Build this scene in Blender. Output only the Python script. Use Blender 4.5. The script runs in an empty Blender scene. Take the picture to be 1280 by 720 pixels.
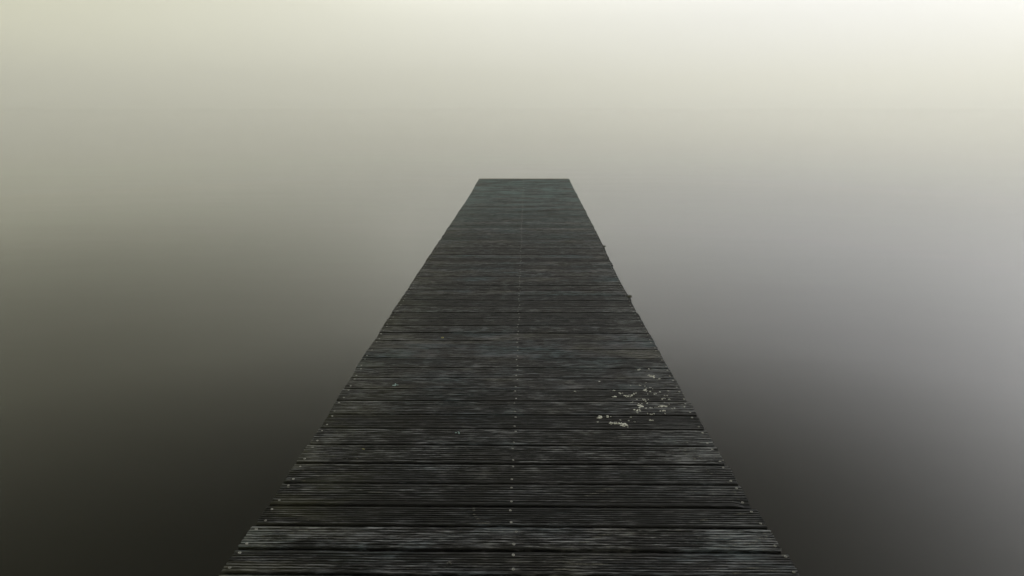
import bpy, bmesh, math, random
from mathutils import Vector, noise

C = bpy.context.scene
R = math.radians
CAM_H = 1.55          # eye height above the deck
WATER_Z = -0.62       # water surface below the deck

# ------------------------------------------------------------ camera
cd = bpy.data.cameras.new('camera')
cam = bpy.data.objects.new('camera', cd)
C.collection.objects.link(cam)
cam.location = (0, 0, CAM_H)
cam.rotation_euler = (R(90 - 16.84), 0, R(0.5))
cd.sensor_width = 36
cd.lens = 36 * 750 / 1280
cd.shift_x = -0.0085
cd.clip_start = 0.05
cd.clip_end = 5000
C.camera = cam

# ------------------------------------------------------------ sky
SUN_AZ, SUN_EL = R(62), R(25)      # azimuth from +Y towards +X
w = bpy.data.worlds.new('World')
C.world = w
w.use_nodes = True
nt = w.node_tree
nt.nodes.clear()
def N(t, tree=None, **kw):
    n = (tree or nt).nodes.new(t)
    for k, v in kw.items():
        setattr(n, k, v)
    return n
def math_node(tree, op, a, b=None, c=None, clamp=False):
    n = tree.nodes.new('ShaderNodeMath'); n.operation = op; n.use_clamp = clamp
    for i, v in enumerate((a, b, c)):
        if v is None: continue
        if isinstance(v, (int, float)): n.inputs[i].default_value = v
        else: tree.links.new(v, n.inputs[i])
    return n.outputs[0]
def mix_rgb(tree, mode, fac, a, b):
    n = tree.nodes.new('ShaderNodeMix'); n.data_type = 'RGBA'; n.blend_type = mode
    for s, v in ((n.inputs[0], fac), (n.inputs[6], a), (n.inputs[7], b)):
        if isinstance(v, (int, float)): s.default_value = v
        elif isinstance(v, tuple): s.default_value = (*v, 1)
        else: tree.links.new(v, s)
    return n.outputs[2]
def ramp(tree, fac, stops, interp='LINEAR'):
    n = tree.nodes.new('ShaderNodeValToRGB'); n.color_ramp.interpolation = interp
    e = n.color_ramp.elements
    while len(e) < len(stops): e.new(0.5)
    for k, (p, c) in zip(e, stops):
        k.position = p
        k.color = (*c, 1) if isinstance(c, tuple) else (c, c, c, 1)
    tree.links.new(fac, n.inputs[0])
    return n.outputs[0]

GLOW_W, GLOW_A = R(19), 1.95
SIDE_STOPS = [(0.0, (.56, .557, .34)), (.33, (.66, .655, .45)), (.72, (.76, .755, .69)), (.90, (.71, .712, .735)), (1.0, (.60, .60, .64))]
EL_STOPS = [(0, 2.50), (3, 2.48), (6, 2.12), (9, 1.66), (12, 1.70), (16, 1.42), (20, 1.02), (24, .70), (28, .43), (32, .22), (38, .08), (50, .25), (70, 1.6), (90, 2.6)]
sky = N('ShaderNodeTexSky', sky_type='NISHITA', sun_disc=False)
sky.sun_elevation = SUN_EL
sky.sun_rotation = SUN_AZ
sky.dust_density = 6.0
sky.air_density = 1.5
hs = N('ShaderNodeHueSaturation')
hs.inputs['Saturation'].default_value = 0.10
nt.links.new(sky.outputs[0], hs.inputs['Color'])
# the fog bank above: even cloud light that is brighter towards the veiled sun
tc = N('ShaderNodeTexCoord')
sep = N('ShaderNodeSeparateXYZ')
nt.links.new(tc.outputs['Generated'], sep.inputs[0])
dot = N('ShaderNodeVectorMath', operation='DOT_PRODUCT')
nt.links.new(tc.outputs['Generated'], dot.inputs[0])
dot.inputs[1].default_value = (math.sin(SUN_AZ) * math.cos(SUN_EL), math.cos(SUN_AZ) * math.cos(SUN_EL), math.sin(SUN_EL))
sid = N('ShaderNodeVectorMath', operation='DOT_PRODUCT')
nt.links.new(tc.outputs['Generated'], sid.inputs[0])
sid.inputs[1].default_value = (math.sin(SUN_AZ), math.cos(SUN_AZ), 0)
side = ramp(nt, math_node(nt, 'MULTIPLY_ADD', sid.outputs['Value'], .5, .5), SIDE_STOPS, 'LINEAR')
el = math_node(nt, 'DIVIDE', math_node(nt, 'ARCSINE', sep.outputs['Z']), math.pi / 2)
elev = ramp(nt, el, [(a / 90, v) for a, v in EL_STOPS], 'B_SPLINE')
fog = mix_rgb(nt, 'MULTIPLY', 1.0, side, elev)
# added lobe of sky light to brighten the water ahead, dimming the left
lobe_el = ramp(nt, el, [(a / 90, v) for a, v in [(0, 0), (7, 0), (11, .9), (17, 1), (27, 1), (32, .8), (38, 0), (90, 0)]], 'B_SPLINE')
lobe_az = ramp(nt, math_node(nt, 'MULTIPLY_ADD', sid.outputs['Value'], .5, .5),
               [(0, .28), (.35, -.05), (.41, .05), (.47, .20), (.56, .48), (.64, .95), (.75, 1.75), (.84, 2.4), (.92, 2.2), (.97, .95), (1, .5)], 'B_SPLINE')
lobe = math_node(nt, 'MULTIPLY_ADD', lobe_el, math_node(nt, 'SUBTRACT', lobe_az, .5), 1.0)
bc = N('ShaderNodeVectorMath', operation='SCALE')
nt.links.new(fog, bc.inputs[0]); nt.links.new(lobe, bc.inputs['Scale'])
fog = bc.outputs[0]
ang = math_node(nt, 'ARCCOSINE', dot.outputs['Value'])
q = math_node(nt, 'DIVIDE', ang, GLOW_W)
gl = math_node(nt, 'MULTIPLY', math_node(nt, 'EXPONENT', math_node(nt, 'MULTIPLY', math_node(nt, 'MULTIPLY', q, q), -1.0)), GLOW_A)
gc = N('ShaderNodeCombineColor')
for k, m_ in enumerate((1.0, 1.0, 1.0)): nt.links.new(math_node(nt, 'MULTIPLY', gl, m_), gc.inputs[k])
fog = mix_rgb(nt, 'ADD', 1.0, fog, gc.outputs[0])
cloud = N('ShaderNodeVectorMath', operation='SCALE')
nt.links.new(fog, cloud.inputs[0]); cloud.inputs['Scale'].default_value = 9.5
veil = mix_rgb(nt, 'MIX', 0.92, hs.outputs['Color'], cloud.outputs[0])
bg = N('ShaderNodeBackground')
bg.inputs['Strength'].default_value = 0.10
nt.links.new(veil, bg.inputs['Color'])
wo = N('ShaderNodeOutputWorld')
nt.links.new(bg.outputs[0], wo.inputs['Surface'])

sd = bpy.data.lights.new('sun', 'SUN')
sd.energy = 1.4
sd.angle = R(18)
sd.color = (1, .985, .96)
sun = bpy.data.objects.new('sun', sd)
C.collection.objects.link(sun)
sun.location = (60, 30, 50)
sun.rotation_euler = (math.pi / 2 - SUN_EL, 0, math.pi - SUN_AZ)

C.view_settings.view_transform = 'Standard'
C.view_settings.look = 'None'
C.view_settings.exposure = 0.6
C.view_settings.gamma = 1
C.cycles.volume_bounces = 4
C.cycles.max_bounces = 8

random.seed(11)

# ------------------------------------------------------------ helpers
def mat(name):
    m = bpy.data.materials.new(name); m.use_nodes = True
    t = m.node_tree
    return m, t, t.nodes['Principled BSDF']
def link_obj(name, bm, m, parent=None, smooth=False):
    me = bpy.data.meshes.new(name)
    bm.to_mesh(me); bm.free()
    if smooth:
        for p in me.polygons: p.use_smooth = True
    me.materials.append(m)
    o = bpy.data.objects.new(name, me)
    C.collection.objects.link(o)
    if parent: o.parent = parent
    return o
def box(bm, x0, x1, y0, y1, z0, z1, bev=0.0):
    r = bmesh.ops.create_cube(bm, size=1)
    for v in r['verts']:
        v.co = Vector(((x0 + x1) / 2 + v.co.x * (x1 - x0), (y0 + y1) / 2 + v.co.y * (y1 - y0), (z0 + z1) / 2 + v.co.z * (z1 - z0)))
    if bev:
        es = list({e for v in r['verts'] for e in v.link_edges})
        bmesh.ops.bevel(bm, geom=es, offset=bev, segments=2, affect='EDGES')

# ------------------------------------------------------------ materials
def tex_noise(t, vec, scale, detail=4, rough=.6, dist=0):
    n = t.nodes.new('ShaderNodeTexNoise')
    n.inputs['Scale'].default_value = scale; n.inputs['Detail'].default_value = detail
    n.inputs['Roughness'].default_value = rough; n.inputs['Distortion'].default_value = dist
    t.links.new(vec, n.inputs['Vector'])
    return n.outputs['Fac']
def mapping(t, vec, scale, loc=(0, 0, 0)):
    n = t.nodes.new('ShaderNodeMapping')
    n.inputs['Scale'].default_value = scale; n.inputs['Location'].default_value = loc
    t.links.new(vec, n.inputs['Vector'])
    return n.outputs[0]

def wood(name, dark, mid, pale, warm=0.0):
    m, t, b = mat(name)
    tc = t.nodes.new('ShaderNodeTexCoord'); oi = t.nodes.new('ShaderNodeObjectInfo')
    geo = t.nodes.new('ShaderNodeNewGeometry')
    obj, world = tc.outputs['Object'], geo.outputs['Position']
    rnd = oi.outputs['Random']
    # fine fibres running along each plank, shifted per plank by the world position
    fibre = tex_noise(t, mapping(t, world, (9, 210, 60)), 1.0, 5, .7)
    streak = tex_noise(t, mapping(t, world, (9, 115, 30), (3, 1, 0)), 1.0, 5, .72)
    speck = tex_noise(t, mapping(t, world, (38, 130, 60)), 1.0, 3, .7)
    blotch = tex_noise(t, mapping(t, world, (3.2, 8.0, 1)), 1.0, 5, .62, .4)
    tint = tex_noise(t, mapping(t, world, (1.6, 4.2, 1), (9, 4, 0)), 1.0, 4, .6)
    tintc = ramp(t, tint, [(.38, (.82, 1.05, 1.04)), (.47, (.94, 1.0, 1.02)), (.53, (1.06, 1.0, .97)), (.62, (1.1, 1.03, .82))])
    f = math_node(t, 'MULTIPLY_ADD', fibre, .55, math_node(t, 'MULTIPLY_ADD', streak, .40, math_node(t, 'MULTIPLY', blotch, .35)))
    f = math_node(t, 'ADD', f, math_node(t, 'MULTIPLY_ADD', rnd, .14, -.07))
    col = ramp(t, f, [(.54, dark), (.66, mid), (.80, pale)])
    col = mix_rgb(t, 'MULTIPLY', 1.0, col, tintc)
    # bleached wear on the crests of the ridges: needs the height, streaks and blotches together
    sep = t.nodes.new('ShaderNodeSeparateXYZ'); t.links.new(obj, sep.inputs[0])
    crest = t.nodes.new('ShaderNodeMapRange'); t.links.new(sep.outputs['Z'], crest.inputs[0])
    crest.inputs[1].default_value = -.0022; crest.inputs[2].default_value = .0003
    ax = math_node(t, 'ABSOLUTE', sep.outputs['X'])
    edge = t.nodes.new('ShaderNodeMapRange'); t.links.new(ax, edge.inputs[0])
    edge.inputs[1].default_value = .62; edge.inputs[2].default_value = .98
    wear = math_node(t, 'MULTIPLY_ADD', streak, .78, math_node(t, 'MULTIPLY_ADD', blotch, .22, math_node(t, 'MULTIPLY', edge.outputs[0], .055)))
    wear = ramp(t, wear, [(.505, 0.0), (.66, 1.0)])
    wearm = math_node(t, 'MULTIPLY', wear, crest.outputs[0])
    col = mix_rgb(t, 'MIX', math_node(t, 'MULTIPLY', wearm, .75), col, (.215, .222, .235))
    sp = ramp(t, speck, [(.60, 0.0), (.70, 1.0)])
    spm = math_node(t, 'MULTIPLY', sp, math_node(t, 'MULTIPLY_ADD', edge.outputs[0], .55, .12))
    col = mix_rgb(t, 'MIX', math_node(t, 'MULTIPLY', spm, crest.outputs[0]), col, (.26, .25, .19))
    # algae towards the left end
    lx = t.nodes.new('ShaderNodeMapRange'); t.links.new(sep.outputs['X'], lx.inputs[0])
    lx.inputs[1].default_value = -.45; lx.inputs[2].default_value = -1.0
    alg = math_node(t, 'MULTIPLY', lx.outputs[0], ramp(t, blotch, [(.42, 0.0), (.60, .8)]))
    col = mix_rgb(t, 'MIX', math_node(t, 'MULTIPLY', alg, .55), col, (.036, .036, .016))
    # greenish film over the far third, lightened to paint in sheen at low angles
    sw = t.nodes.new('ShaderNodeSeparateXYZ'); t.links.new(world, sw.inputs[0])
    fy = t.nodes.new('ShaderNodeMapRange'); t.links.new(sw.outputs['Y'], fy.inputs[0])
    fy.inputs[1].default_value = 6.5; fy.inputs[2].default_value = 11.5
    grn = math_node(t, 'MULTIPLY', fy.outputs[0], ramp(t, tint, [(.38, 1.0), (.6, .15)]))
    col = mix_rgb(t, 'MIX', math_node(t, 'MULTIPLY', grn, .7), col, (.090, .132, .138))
    if warm: col = mix_rgb(t, 'MIX', warm, col, (.13, .105, .07))
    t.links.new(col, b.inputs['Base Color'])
    t.links.new(ramp(t, blotch, [(.35, .42), (.65, .72)]), b.inputs['Roughness'])
    b.inputs['Specular IOR Level'].default_value = .12
    bp = t.nodes.new('ShaderNodeBump'); bp.inputs['Strength'].default_value = .5; bp.inputs['Distance'].default_value = .0015
    t.links.new(math_node(t, 'ADD', fibre, math_node(t, 'MULTIPLY', speck, .6)), bp.inputs['Height'])
    t.links.new(bp.outputs[0], b.inputs['Normal'])
    return m
M_wood = wood('weathered_decking', (.0005, .0005, .0006), (.0046, .0048, .0056), (.080, .084, .096))
M_end = wood('browned_decking', (.012, .011, .009), (.035, .031, .024), (.07, .063, .05), .6)
def simple(name, c, rough, metal=0, var=.3, scale=30, bump=0):
    m, t, b = mat(name)
    g = t.nodes.new('ShaderNodeNewGeometry')
    n = tex_noise(t, g.outputs['Position'], scale, 4, .6)
    col = ramp(t, n, [(.3, tuple(k * (1 - var) for k in c)), (.7, tuple(min(1, k * (1 + var)) for k in c))])
    t.links.new(col, b.inputs['Base Color'])
    b.inputs['Roughness'].default_value = rough; b.inputs['Metallic'].default_value = metal
    if bump:
        bp = t.nodes.new('ShaderNodeBump'); bp.inputs['Strength'].default_value = .6; bp.inputs['Distance'].default_value = bump
        t.links.new(n, bp.inputs['Height']); t.links.new(bp.outputs[0], b.inputs['Normal'])
    return m
M_timber = simple('wet_timber', (.022, .021, .018), .7, 0, .5, 14, .004)
M_screw = simple('dulled_steel', (.16, .16, .15), .55, .3, .7, 60)
M_lichen = simple('pale_lichen', (.50, .50, .47), .95, 0, .35, 220, .001)
M_blue = simple('bluish_flake', (.20, .28, .28), .9, 0, .25, 200)
M_yellow = simple('yellow_lichen', (.30, .28, .12), .95, 0, .25, 200)
M_scuff = simple('scuffed_fibre', (.085, .083, .075), .9, 0, .4, 160)
M_moss = simple('dark_moss', (.035, .036, .018), .95, 0, .5, 90, .004)

mw, t, b = mat('still_water')
b.inputs['Base Color'].default_value = (.0030, .0026, .0002, 1)
b.inputs['Roughness'].default_value = .04
b.inputs['IOR'].default_value = 1.333
g = t.nodes.new('ShaderNodeNewGeometry')
n1 = tex_noise(t, mapping(t, g.outputs['Position'], (.25, .9, 1)), 1.0, 3, .5)
bp = t.nodes.new('ShaderNodeBump'); bp.inputs['Strength'].default_value = .25; bp.inputs['Distance'].default_value = .012
t.links.new(n1, bp.inputs['Height']); t.links.new(bp.outputs[0], b.inputs['Normal'])

# ------------------------------------------------------------ water
bm = bmesh.new()
bmesh.ops.create_grid(bm, x_segments=40, y_segments=40, size=1500)
wat = link_obj('water', bm, mw)
wat.location = (0, 0, WATER_Z)
wat['kind'] = 'structure'

# ------------------------------------------------------------ haze
bm = bmesh.new()
box(bm, -1550, 1550, -1550, 1550, WATER_Z - 1.0, 60)
mh = bpy.data.materials.new('mist'); mh.use_nodes = True
t = mh.node_tree; t.nodes.clear()
pv = t.nodes.new('ShaderNodeVolumePrincipled')
pv.inputs['Color'].default_value = (.985, .98, .92, 1)
pv.inputs['Density'].default_value = .0026
pv.inputs['Anisotropy'].default_value = .3
mo = t.nodes.new('ShaderNodeOutputMaterial')
t.links.new(pv.outputs[0], mo.inputs['Volume'])
hz = link_obj('haze', bm, mh)
hz['kind'] = 'stuff'

# ------------------------------------------------------------ pier
pier = bpy.data.objects.new('pier', None)
C.collection.objects.link(pier)
pier.empty_display_size = .3
pier['label'] = 'long narrow pier of dark grooved planks running straight out over misty still water'
pier['category'] = 'pier'

# seams between planks, metres ahead of the camera (near ones measured, the rest at the same pitch)
seams = [1.696, 1.819, 1.948, 2.073, 2.223, 2.375, 2.528, 2.681, 2.827, 2.98, 3.124, 3.272, 3.415, 3.572, 3.717, 3.863,
         4.016, 4.162, 4.312, 4.460, 4.614, 4.776, 4.923, 5.062, 5.211, 5.351, 5.499, 5.640, 5.791, 5.942, 6.085, 6.234, 6.385, 6.545]
while seams[-1] < 13.50:
    seams.append(seams[-1] + random.uniform(.143, .153))
seams[-1] = 13.622
y = seams[0]
for k in range(7):
    y -= .148
    seams.insert(0, y)

L_T = [(-1, -1.066), (1.68, -1.062), (2.13, -1.040), (2.64, -1.037), (3.65, -1.052), (6.3, -1.047), (8.1, -1.038), (9.9, -1.028), (11.2, -1.026), (12.6, -1.040), (13.7, -1.052)]
R_T = [(-1, .962), (1.68, .958), (2.13, .921), (2.64, .901), (3.65, .887), (4.7, .878), (5.5, .875), (7.1, .904), (9, .920), (11.2, .937), (12.6, .952), (13.7, .963)]
def lut(T, y):
    for (a, va), (c, vc) in zip(T, T[1:]):
        if y <= c: return va + (vc - va) * (y - a) / (c - a)
    return T[-1][1]
SKEW = -.0000     # planks are square to the pier
GAP = .0115
THICK = .030

ridge_cache = {}
def plank_profile(width, rng, ridges=8, depth=.0046):
    """(y, z, crest) points of a grooved decking board's cross-section, going over the top."""
    pts = []
    h = width / 2
    pitch = (width - .010) / ridges
    pts.append((-h, -THICK)); pts.append((-h, -.0055)); pts.append((-h + .0022, -.0018))
    for i in range(ridges):
        c = -h + .005 + pitch * (i + .5)
        cr = rng.uniform(-.0010, .0004)
        pts += [(c - pitch * .30, cr - .0004), (c - pitch * .1, cr), (c + pitch * .1, cr), (c + pitch * .30, cr - .0004)]
        if i < ridges - 1:
            g = c + pitch * .5
            dd = depth * rng.uniform(.8, 1.1)
            pts += [(g - pitch * .09, -dd), (g + pitch * .09, -dd)]
    pts += [(h - .0022, -.0018), (h, -.0055), (h, -THICK)]
    return pts

def make_plank(i, y0, y1, xl, xr, m):
    rng = random.Random(i * 77 + 5)
    wid = y1 - y0 - GAP * rng.uniform(.8, 1.25)
    yc = (y0 + y1) / 2
    xc = (xl + xr) / 2
    L = xr - xl
    prof = plank_profile(wid, rng)
    near = yc < 4.5
    nseg = 150 if near else (80 if yc < 8 else 40)
    n = len(prof)
    bm = bmesh.new()
    rows = []
    bow = rng.uniform(-.002, .002); lift = rng.uniform(-.0015, .0012); tilt = rng.uniform(-.012, .012)
    for s in range(nseg + 1):
        u = s / nseg
        x = -L / 2 + L * u
        e0 = min(u, 1 - u) * L
        row = []
        wob = noise.noise(Vector((x * 1.7, i * 3.1, 0))) * .0022 + bow * (1 - (2 * u - 1) ** 2)
        for k, (py, pz) in enumerate(prof):
            z = pz
            if pz > -.0045:
                rough = noise.noise(Vector((x * 9 + i * 5, k * .9 + i, 2.0))) * .0008 + noise.noise(Vector((x * 34, k * 1.7 + i * 2, 7.0))) * .0005
                z += rough
                # frayed ends
                if e0 < .08: z -= (1 - e0 / .08) * .0025 * abs(noise.noise(Vector((x * 30, k * .8 + i * 3, 1))))
            if abs(yc - 2.148) < .03 and x > L / 2 - .06 and py < -wid * .18 and pz > -.02:
                z -= .010 * min(1, (x - L / 2 + .06) / .035) * min(1, (-py - wid * .18) / .02)
            yy = py + wob + noise.noise(Vector((x * 22, k * 2.3, i * 1.3))) * .0004
            if k in (0, 1, 2): yy += abs(noise.noise(Vector((x * 13, i * 2.2, 5)))) * .0035
            if k in (n - 1, n - 2, n - 3): yy -= abs(noise.noise(Vector((x * 13, i * 2.2, 9)))) * .0035
            xx = x
            if s in (0, nseg):
                xx += noise.noise(Vector((k * .35, i * 4.4, s))) * .007
            row.append(bm.verts.new((xx, yy, z + lift + py * tilt)))
        rows.append(row)
    for a, c in zip(rows, rows[1:]):
        for k in range(n):
            k2 = (k + 1) % n
            bm.faces.new((a[k], c[k], c[k2], a[k2]))
    bm.faces.new(rows[0]); bm.faces.new(list(reversed(rows[-1])))
    bmesh.ops.recalc_face_normals(bm, faces=bm.faces)
    o = link_obj('plank', bm, m, pier)
    o.location = (xc, yc, 0)
    o.rotation_euler = (0, 0, rng.uniform(-.0016, .0016))
    return o, wid

def screw_bm(bm, x, y, z, r, rng):
    ang = rng.uniform(0, 1)
    tx, ty = rng.uniform(-.10, .10), rng.uniform(-.10, .10)
    seg = 12
    rings = [(r * 1.0, -.0012), (r * .95, .0010), (r * .62, .0014), (r * .45, -.0012), (0, -.0014)]
    prev = None
    for rr, zz in rings:
        if rr == 0:
            v = bm.verts.new((x, y, z + zz))
            for k in range(seg): bm.faces.new((prev[k], prev[(k + 1) % seg], v))
            break
        cur = [bm.verts.new((x + rr * math.cos(ang + k * 2 * math.pi / seg), y + rr * math.sin(ang + k * 2 * math.pi / seg),
                             z + zz + rr * (tx * math.cos(ang + k * 2 * math.pi / seg) + ty * math.sin(ang + k * 2 * math.pi / seg)))) for k in range(seg)]
        if prev:
            for k in range(seg): bm.faces.new((prev[k], prev[(k + 1) % seg], cur[(k + 1) % seg], cur[k]))
        prev = cur

planks = []
N_NEAR = 16
far_screws = bmesh.new()
count = 0
for i, (y0, y1) in enumerate(zip(seams, seams[1:])):
    yc = (y0 + y1) / 2
    rng = random.Random(i + 900)
    xl = lut(L_T, yc) + rng.gauss(0, .0025)
    xr = lut(R_T, yc) + rng.gauss(0, .003)
    if abs(yc - 6.79) < .075: xr += .003
    if abs(yc - 4.85) < .075: xr += .004
    last = i == len(seams) - 2
    o, wid = make_plank(i, y0, y1, xl, xr, M_end if last else M_wood)
    planks.append((y0, y1, o))
    visible = y0 > 1.60
    for rowx in (lut(L_T, yc) + .026, -.037 if yc < 1.9 else -.055, lut(R_T, yc) - .018):
        for sy in (-1, 1):
            sx = rowx + rng.uniform(-.007, .007); py = sy * (wid / 2 - rng.uniform(.017, .026))
            if rng.random() < .05: continue
            if rowx > .5: sx -= rng.uniform(0, .008)
            if visible and count < N_NEAR * 6 and y0 > 1.60:
                bm = bmesh.new(); screw_bm(bm, 0, 0, 0, rng.uniform(.0048, .0060), rng)
                s = link_obj('screw', bm, M_screw, o, True)
                s.location = (sx - o.location.x, py, rng.uniform(-.0006, .0008))
                count += 1
            else:
                screw_bm(far_screws, sx, yc + py, .0004, .0045, rng)
fs = link_obj('screw', far_screws, M_screw, pier, True)
fs['kind'] = 'stuff'

def plank_at(y):
    for y0, y1, o in planks:
        if y0 <= y <= y1: return o
    return planks[-1][2]

# crusty spots: low irregular clumps stuck to the plank tops
def clump(bm, x, y, r, seed, z=.0004):
    rng = random.Random(seed)
    k = rng.choice((4, 5, 6, 7))
    for q in range(k):
        a = rng.uniform(0, 6.28); d = rng.uniform(0, 1.15) * r
        cx, cy = x + d * math.cos(a) * 1.2, y + d * math.sin(a)
        rr = r * rng.uniform(.16, .46)
        seg = 9
        top = bm.verts.new((cx, cy, z + rng.uniform(.0012, .0026)))
        ring, low = [], []
        for s in range(seg):
            an = s * 2 * math.pi / seg
            f = rr * rng.uniform(.35, 1.4)
            ring.append(bm.verts.new((cx + f * .75 * math.cos(an) * 1.3, cy + f * .58 * math.sin(an), z + rng.uniform(.0006, .0016))))
            low.append(bm.verts.new((cx + f * math.cos(an) * 1.3, cy + f * .75 * math.sin(an), z - .0022)))
        for s in range(seg):
            s2 = (s + 1) % seg
            bm.faces.new((ring[s], ring[s2], top)); bm.faces.new((low[s], low[s2], ring[s2], ring[s]))

spots = [(0.5072, 3.11, 3), (0.4946, 3.036, 4), (0.5422, 3.0705, 5), (0.5564, 3.0462, 4), (0.5728, 3.0367, 4), (0.5931, 3.0514, 4), (0.6144, 3.0711, 4), (0.6733, 3.1116, 5), (0.6842, 3.1016, 3), (0.7466, 3.3087, 3), (0.7662, 3.2966, 5), (0.7562, 3.302, 4), (0.6996, 3.3942, 3), (0.7619, 3.4013, 2.5), (0.4376, 3.227, 3), (0.5755, 2.9565, 3), (0.6194, 2.9249, 7), (0.6294, 2.935, 5), (0.5938, 2.8774, 5), (0.6076, 2.8759, 4), (0.648, 2.8938, 3), (0.7448, 2.926, 5), (0.7299, 2.9168, 4), (0.7289, 2.8724, 4), (0.3935, 2.805, 4), (0.3821, 2.7965, 3), (0.4311, 2.8053, 4), (0.4434, 2.7434, 5), (0.4639, 2.7436, 4), (0.4866, 2.7317, 5), (0.5022, 2.727, 6), (0.5142, 2.724, 5), (0.6434, 2.841, 2), (0.675, 2.841, 2), (0.6498, 2.7739, 3), (0.7938, 3.0483, 2), (0.7974, 3.0051, 2), (0.7685, 3.0144, 2.5), (0.7317, 3.0722, 2.5), (0.708, 3.1018, 2), (0.795, 3.2648, 2), (0.6644, 3.1729, 2), (0.6087, 3.1724, 2), (0.2825, 3.093, 2), (0.6541, 3.000, 2.5), (0.6712, 2.9029, 2.5), (0.7022, 2.9076, 2.5)]
rs = random.Random(4)
for _ in range(32):     # fainter specks around the main crusts
    cx, cy = rs.choice(((.60, 2.93), (.73, 3.05), (.47, 2.76), (.72, 3.2), (.78, 2.9)))
    spots.append((cx + rs.gauss(0, .07), cy + rs.gauss(0, .06), rs.uniform(1.0, 2.2)))
for k, (x, y, s) in enumerate(spots):
    o = plank_at(y)
    bm = bmesh.new()
    clump(bm, 0, 0, s * .0027, k)
    l = link_obj('lichen', bm, M_lichen, o)
    l.location = (x - o.location.x, y - o.location.y, 0)

def scuff(x, y, length, wide=.0026):
    """a pale rubbed line along the crest of one ridge"""
    o = plank_at(y)
    rng = random.Random(int(x * 5000 + y * 9000))
    bm = bmesh.new()
    n = 12
    top, bot = [], []
    for q in range(n + 1):
        u = q / n
        wv = wide * (math.sin(math.pi * min(.98, max(.02, u))) ** .5) * rng.uniform(.5, 1)
        xx = (u - .5) * length
        top.append((bm.verts.new((xx, wv, .0002)), bm.verts.new((xx, 0, .0013)), bm.verts.new((xx, -wv, .0002))))
    for a, c in zip(top, top[1:]):
        for k in (0, 1): bm.faces.new((a[k], a[k + 1], c[k + 1], c[k]))
        bm.faces.new((a[2], a[0], c[0], c[2]))
    bm.faces.new(top[0]); bm.faces.new(tuple(reversed(top[-1])))
    wid = 0
    for y0, y1, pp in planks:
        if pp is o: wid = y1 - y0 - GAP
    pitch = (wid - .010) / 8
    k = round((y - o.location.y + wid / 2 - .005) / pitch - .5)
    sc_ = link_obj('scuff', bm, M_scuff, o)
    sc_.location = (x - o.location.x, -wid / 2 + .005 + pitch * (min(7, max(0, k)) + .5), 0)
for q in range(7):      # a curved scrape left by something round
    a = q / 6
    scuff(-.207 + .055 * a ** 2.2, 2.058 - .105 * a, .012 + .022 * a ** 3)
for x, y, l in [(.35, 2.190, .05), (.32, 2.176, .045), (.29, 2.158, .04), (.262, 2.142, .035), (.30, 1.91, .05), (.27, 1.895, .04), (.24, 1.875, .045),
                (.22, 1.86, .04), (.19, 1.745, .10), (.13, 1.730, .06), (.26, 1.755, .07), (.80, 1.733, .045), (.735, 1.716, .035), (.86, 1.72, .03),
                (.84, 1.86, .05), (.78, 1.875, .03), (.88, 1.885, .03), (.74, 1.83, .04), (.70, 1.985, .03), (.86, 2.03, .04), (.55, 2.37, .05),
                (-.90, 2.00, .05), (-.93, 2.14, .04), (-.96, 1.87, .05), (-.86, 2.27, .05), (-.90, 2.42, .06), (-.70, 1.88, .07), (-.62, 2.15, .08), (-.98, 1.75, .03)]:
    scuff(x, y, l)
for x, y, s, m in [(-0.7623, 3.1709, 6, M_blue), (-0.338, 2.6383, 5, M_blue), (-0.5826, 3.9169, 3.5, M_yellow), (-0.7695, 2.4857, 2, M_yellow),
                   (-0.2692, 1.7549, 3, M_scuff)]:
    o = plank_at(y)
    bm = bmesh.new()
    clump(bm, x - o.location.x, y - o.location.y, s * .0022, int(abs(x) * 1000))
    clump(bm, x - o.location.x + .006, y - o.location.y, s * .0020, int(abs(x) * 2000))
    link_obj('lichen', bm, m, o)

# moss tufts on the right edge
def moss(x, y, r, seed):
    rng = random.Random(seed)
    o = plank_at(y)
    bm = bmesh.new()
    bmesh.ops.create_icosphere(bm, subdivisions=3, radius=r)
    for v in bm.verts:
        d = v.co.normalized()
        v.co = v.co * (1 + .45 * noise.noise(d * 2.3 + Vector((seed, 0, 0))) + .2 * noise.noise(d * 7))
        v.co.z *= .55
    for q in range(160):
        a = rng.uniform(0, 6.28); e = rng.uniform(.1, 1.5)
        d = Vector((math.cos(a) * math.cos(e), math.sin(a) * math.cos(e), math.sin(e) * .55))
        p = d * r * .9; tip = p + (d + Vector((rng.uniform(-.4, .4), rng.uniform(-.4, .4), .3))) * r * .45
        sd_ = Vector((-d.y, d.x, 0)) * .0012
        bm.faces.new([bm.verts.new(p - sd_), bm.verts.new(p + sd_), bm.verts.new(tip)])
    m = link_obj('moss_tuft', bm, M_moss, o)
    m.location = (x - o.location.x, y - o.location.y, .002)
moss(.908, 6.79, .016, 3)
moss(.882, 4.87, .019, 8)

# beams and posts below
for x in (-.955, -.055, .86):
    bm = bmesh.new()
    box(bm, x - .035, x + .035, seams[0] + .02, 13.56, -.19, -THICK - .004, .004)
    link_obj('stringer', bm, M_timber, pier)
for yb in (1.3, 3.9, 6.5, 9.1, 11.7, 13.3):
    bm = bmesh.new()
    box(bm, -1.0, .90, yb - .04, yb + .04, -.33, -.193, .004)
    link_obj('crossbeam', bm, M_timber, pier)
    for x in (-.82, .70):
        bm = bmesh.new()
        bmesh.ops.create_cone(bm, cap_ends=True, segments=20, radius1=.085, radius2=.08, depth=1.7)
        pl = link_obj('piling', bm, M_timber, pier, True)
        pl.location = (x, yb, -.335 - .85)
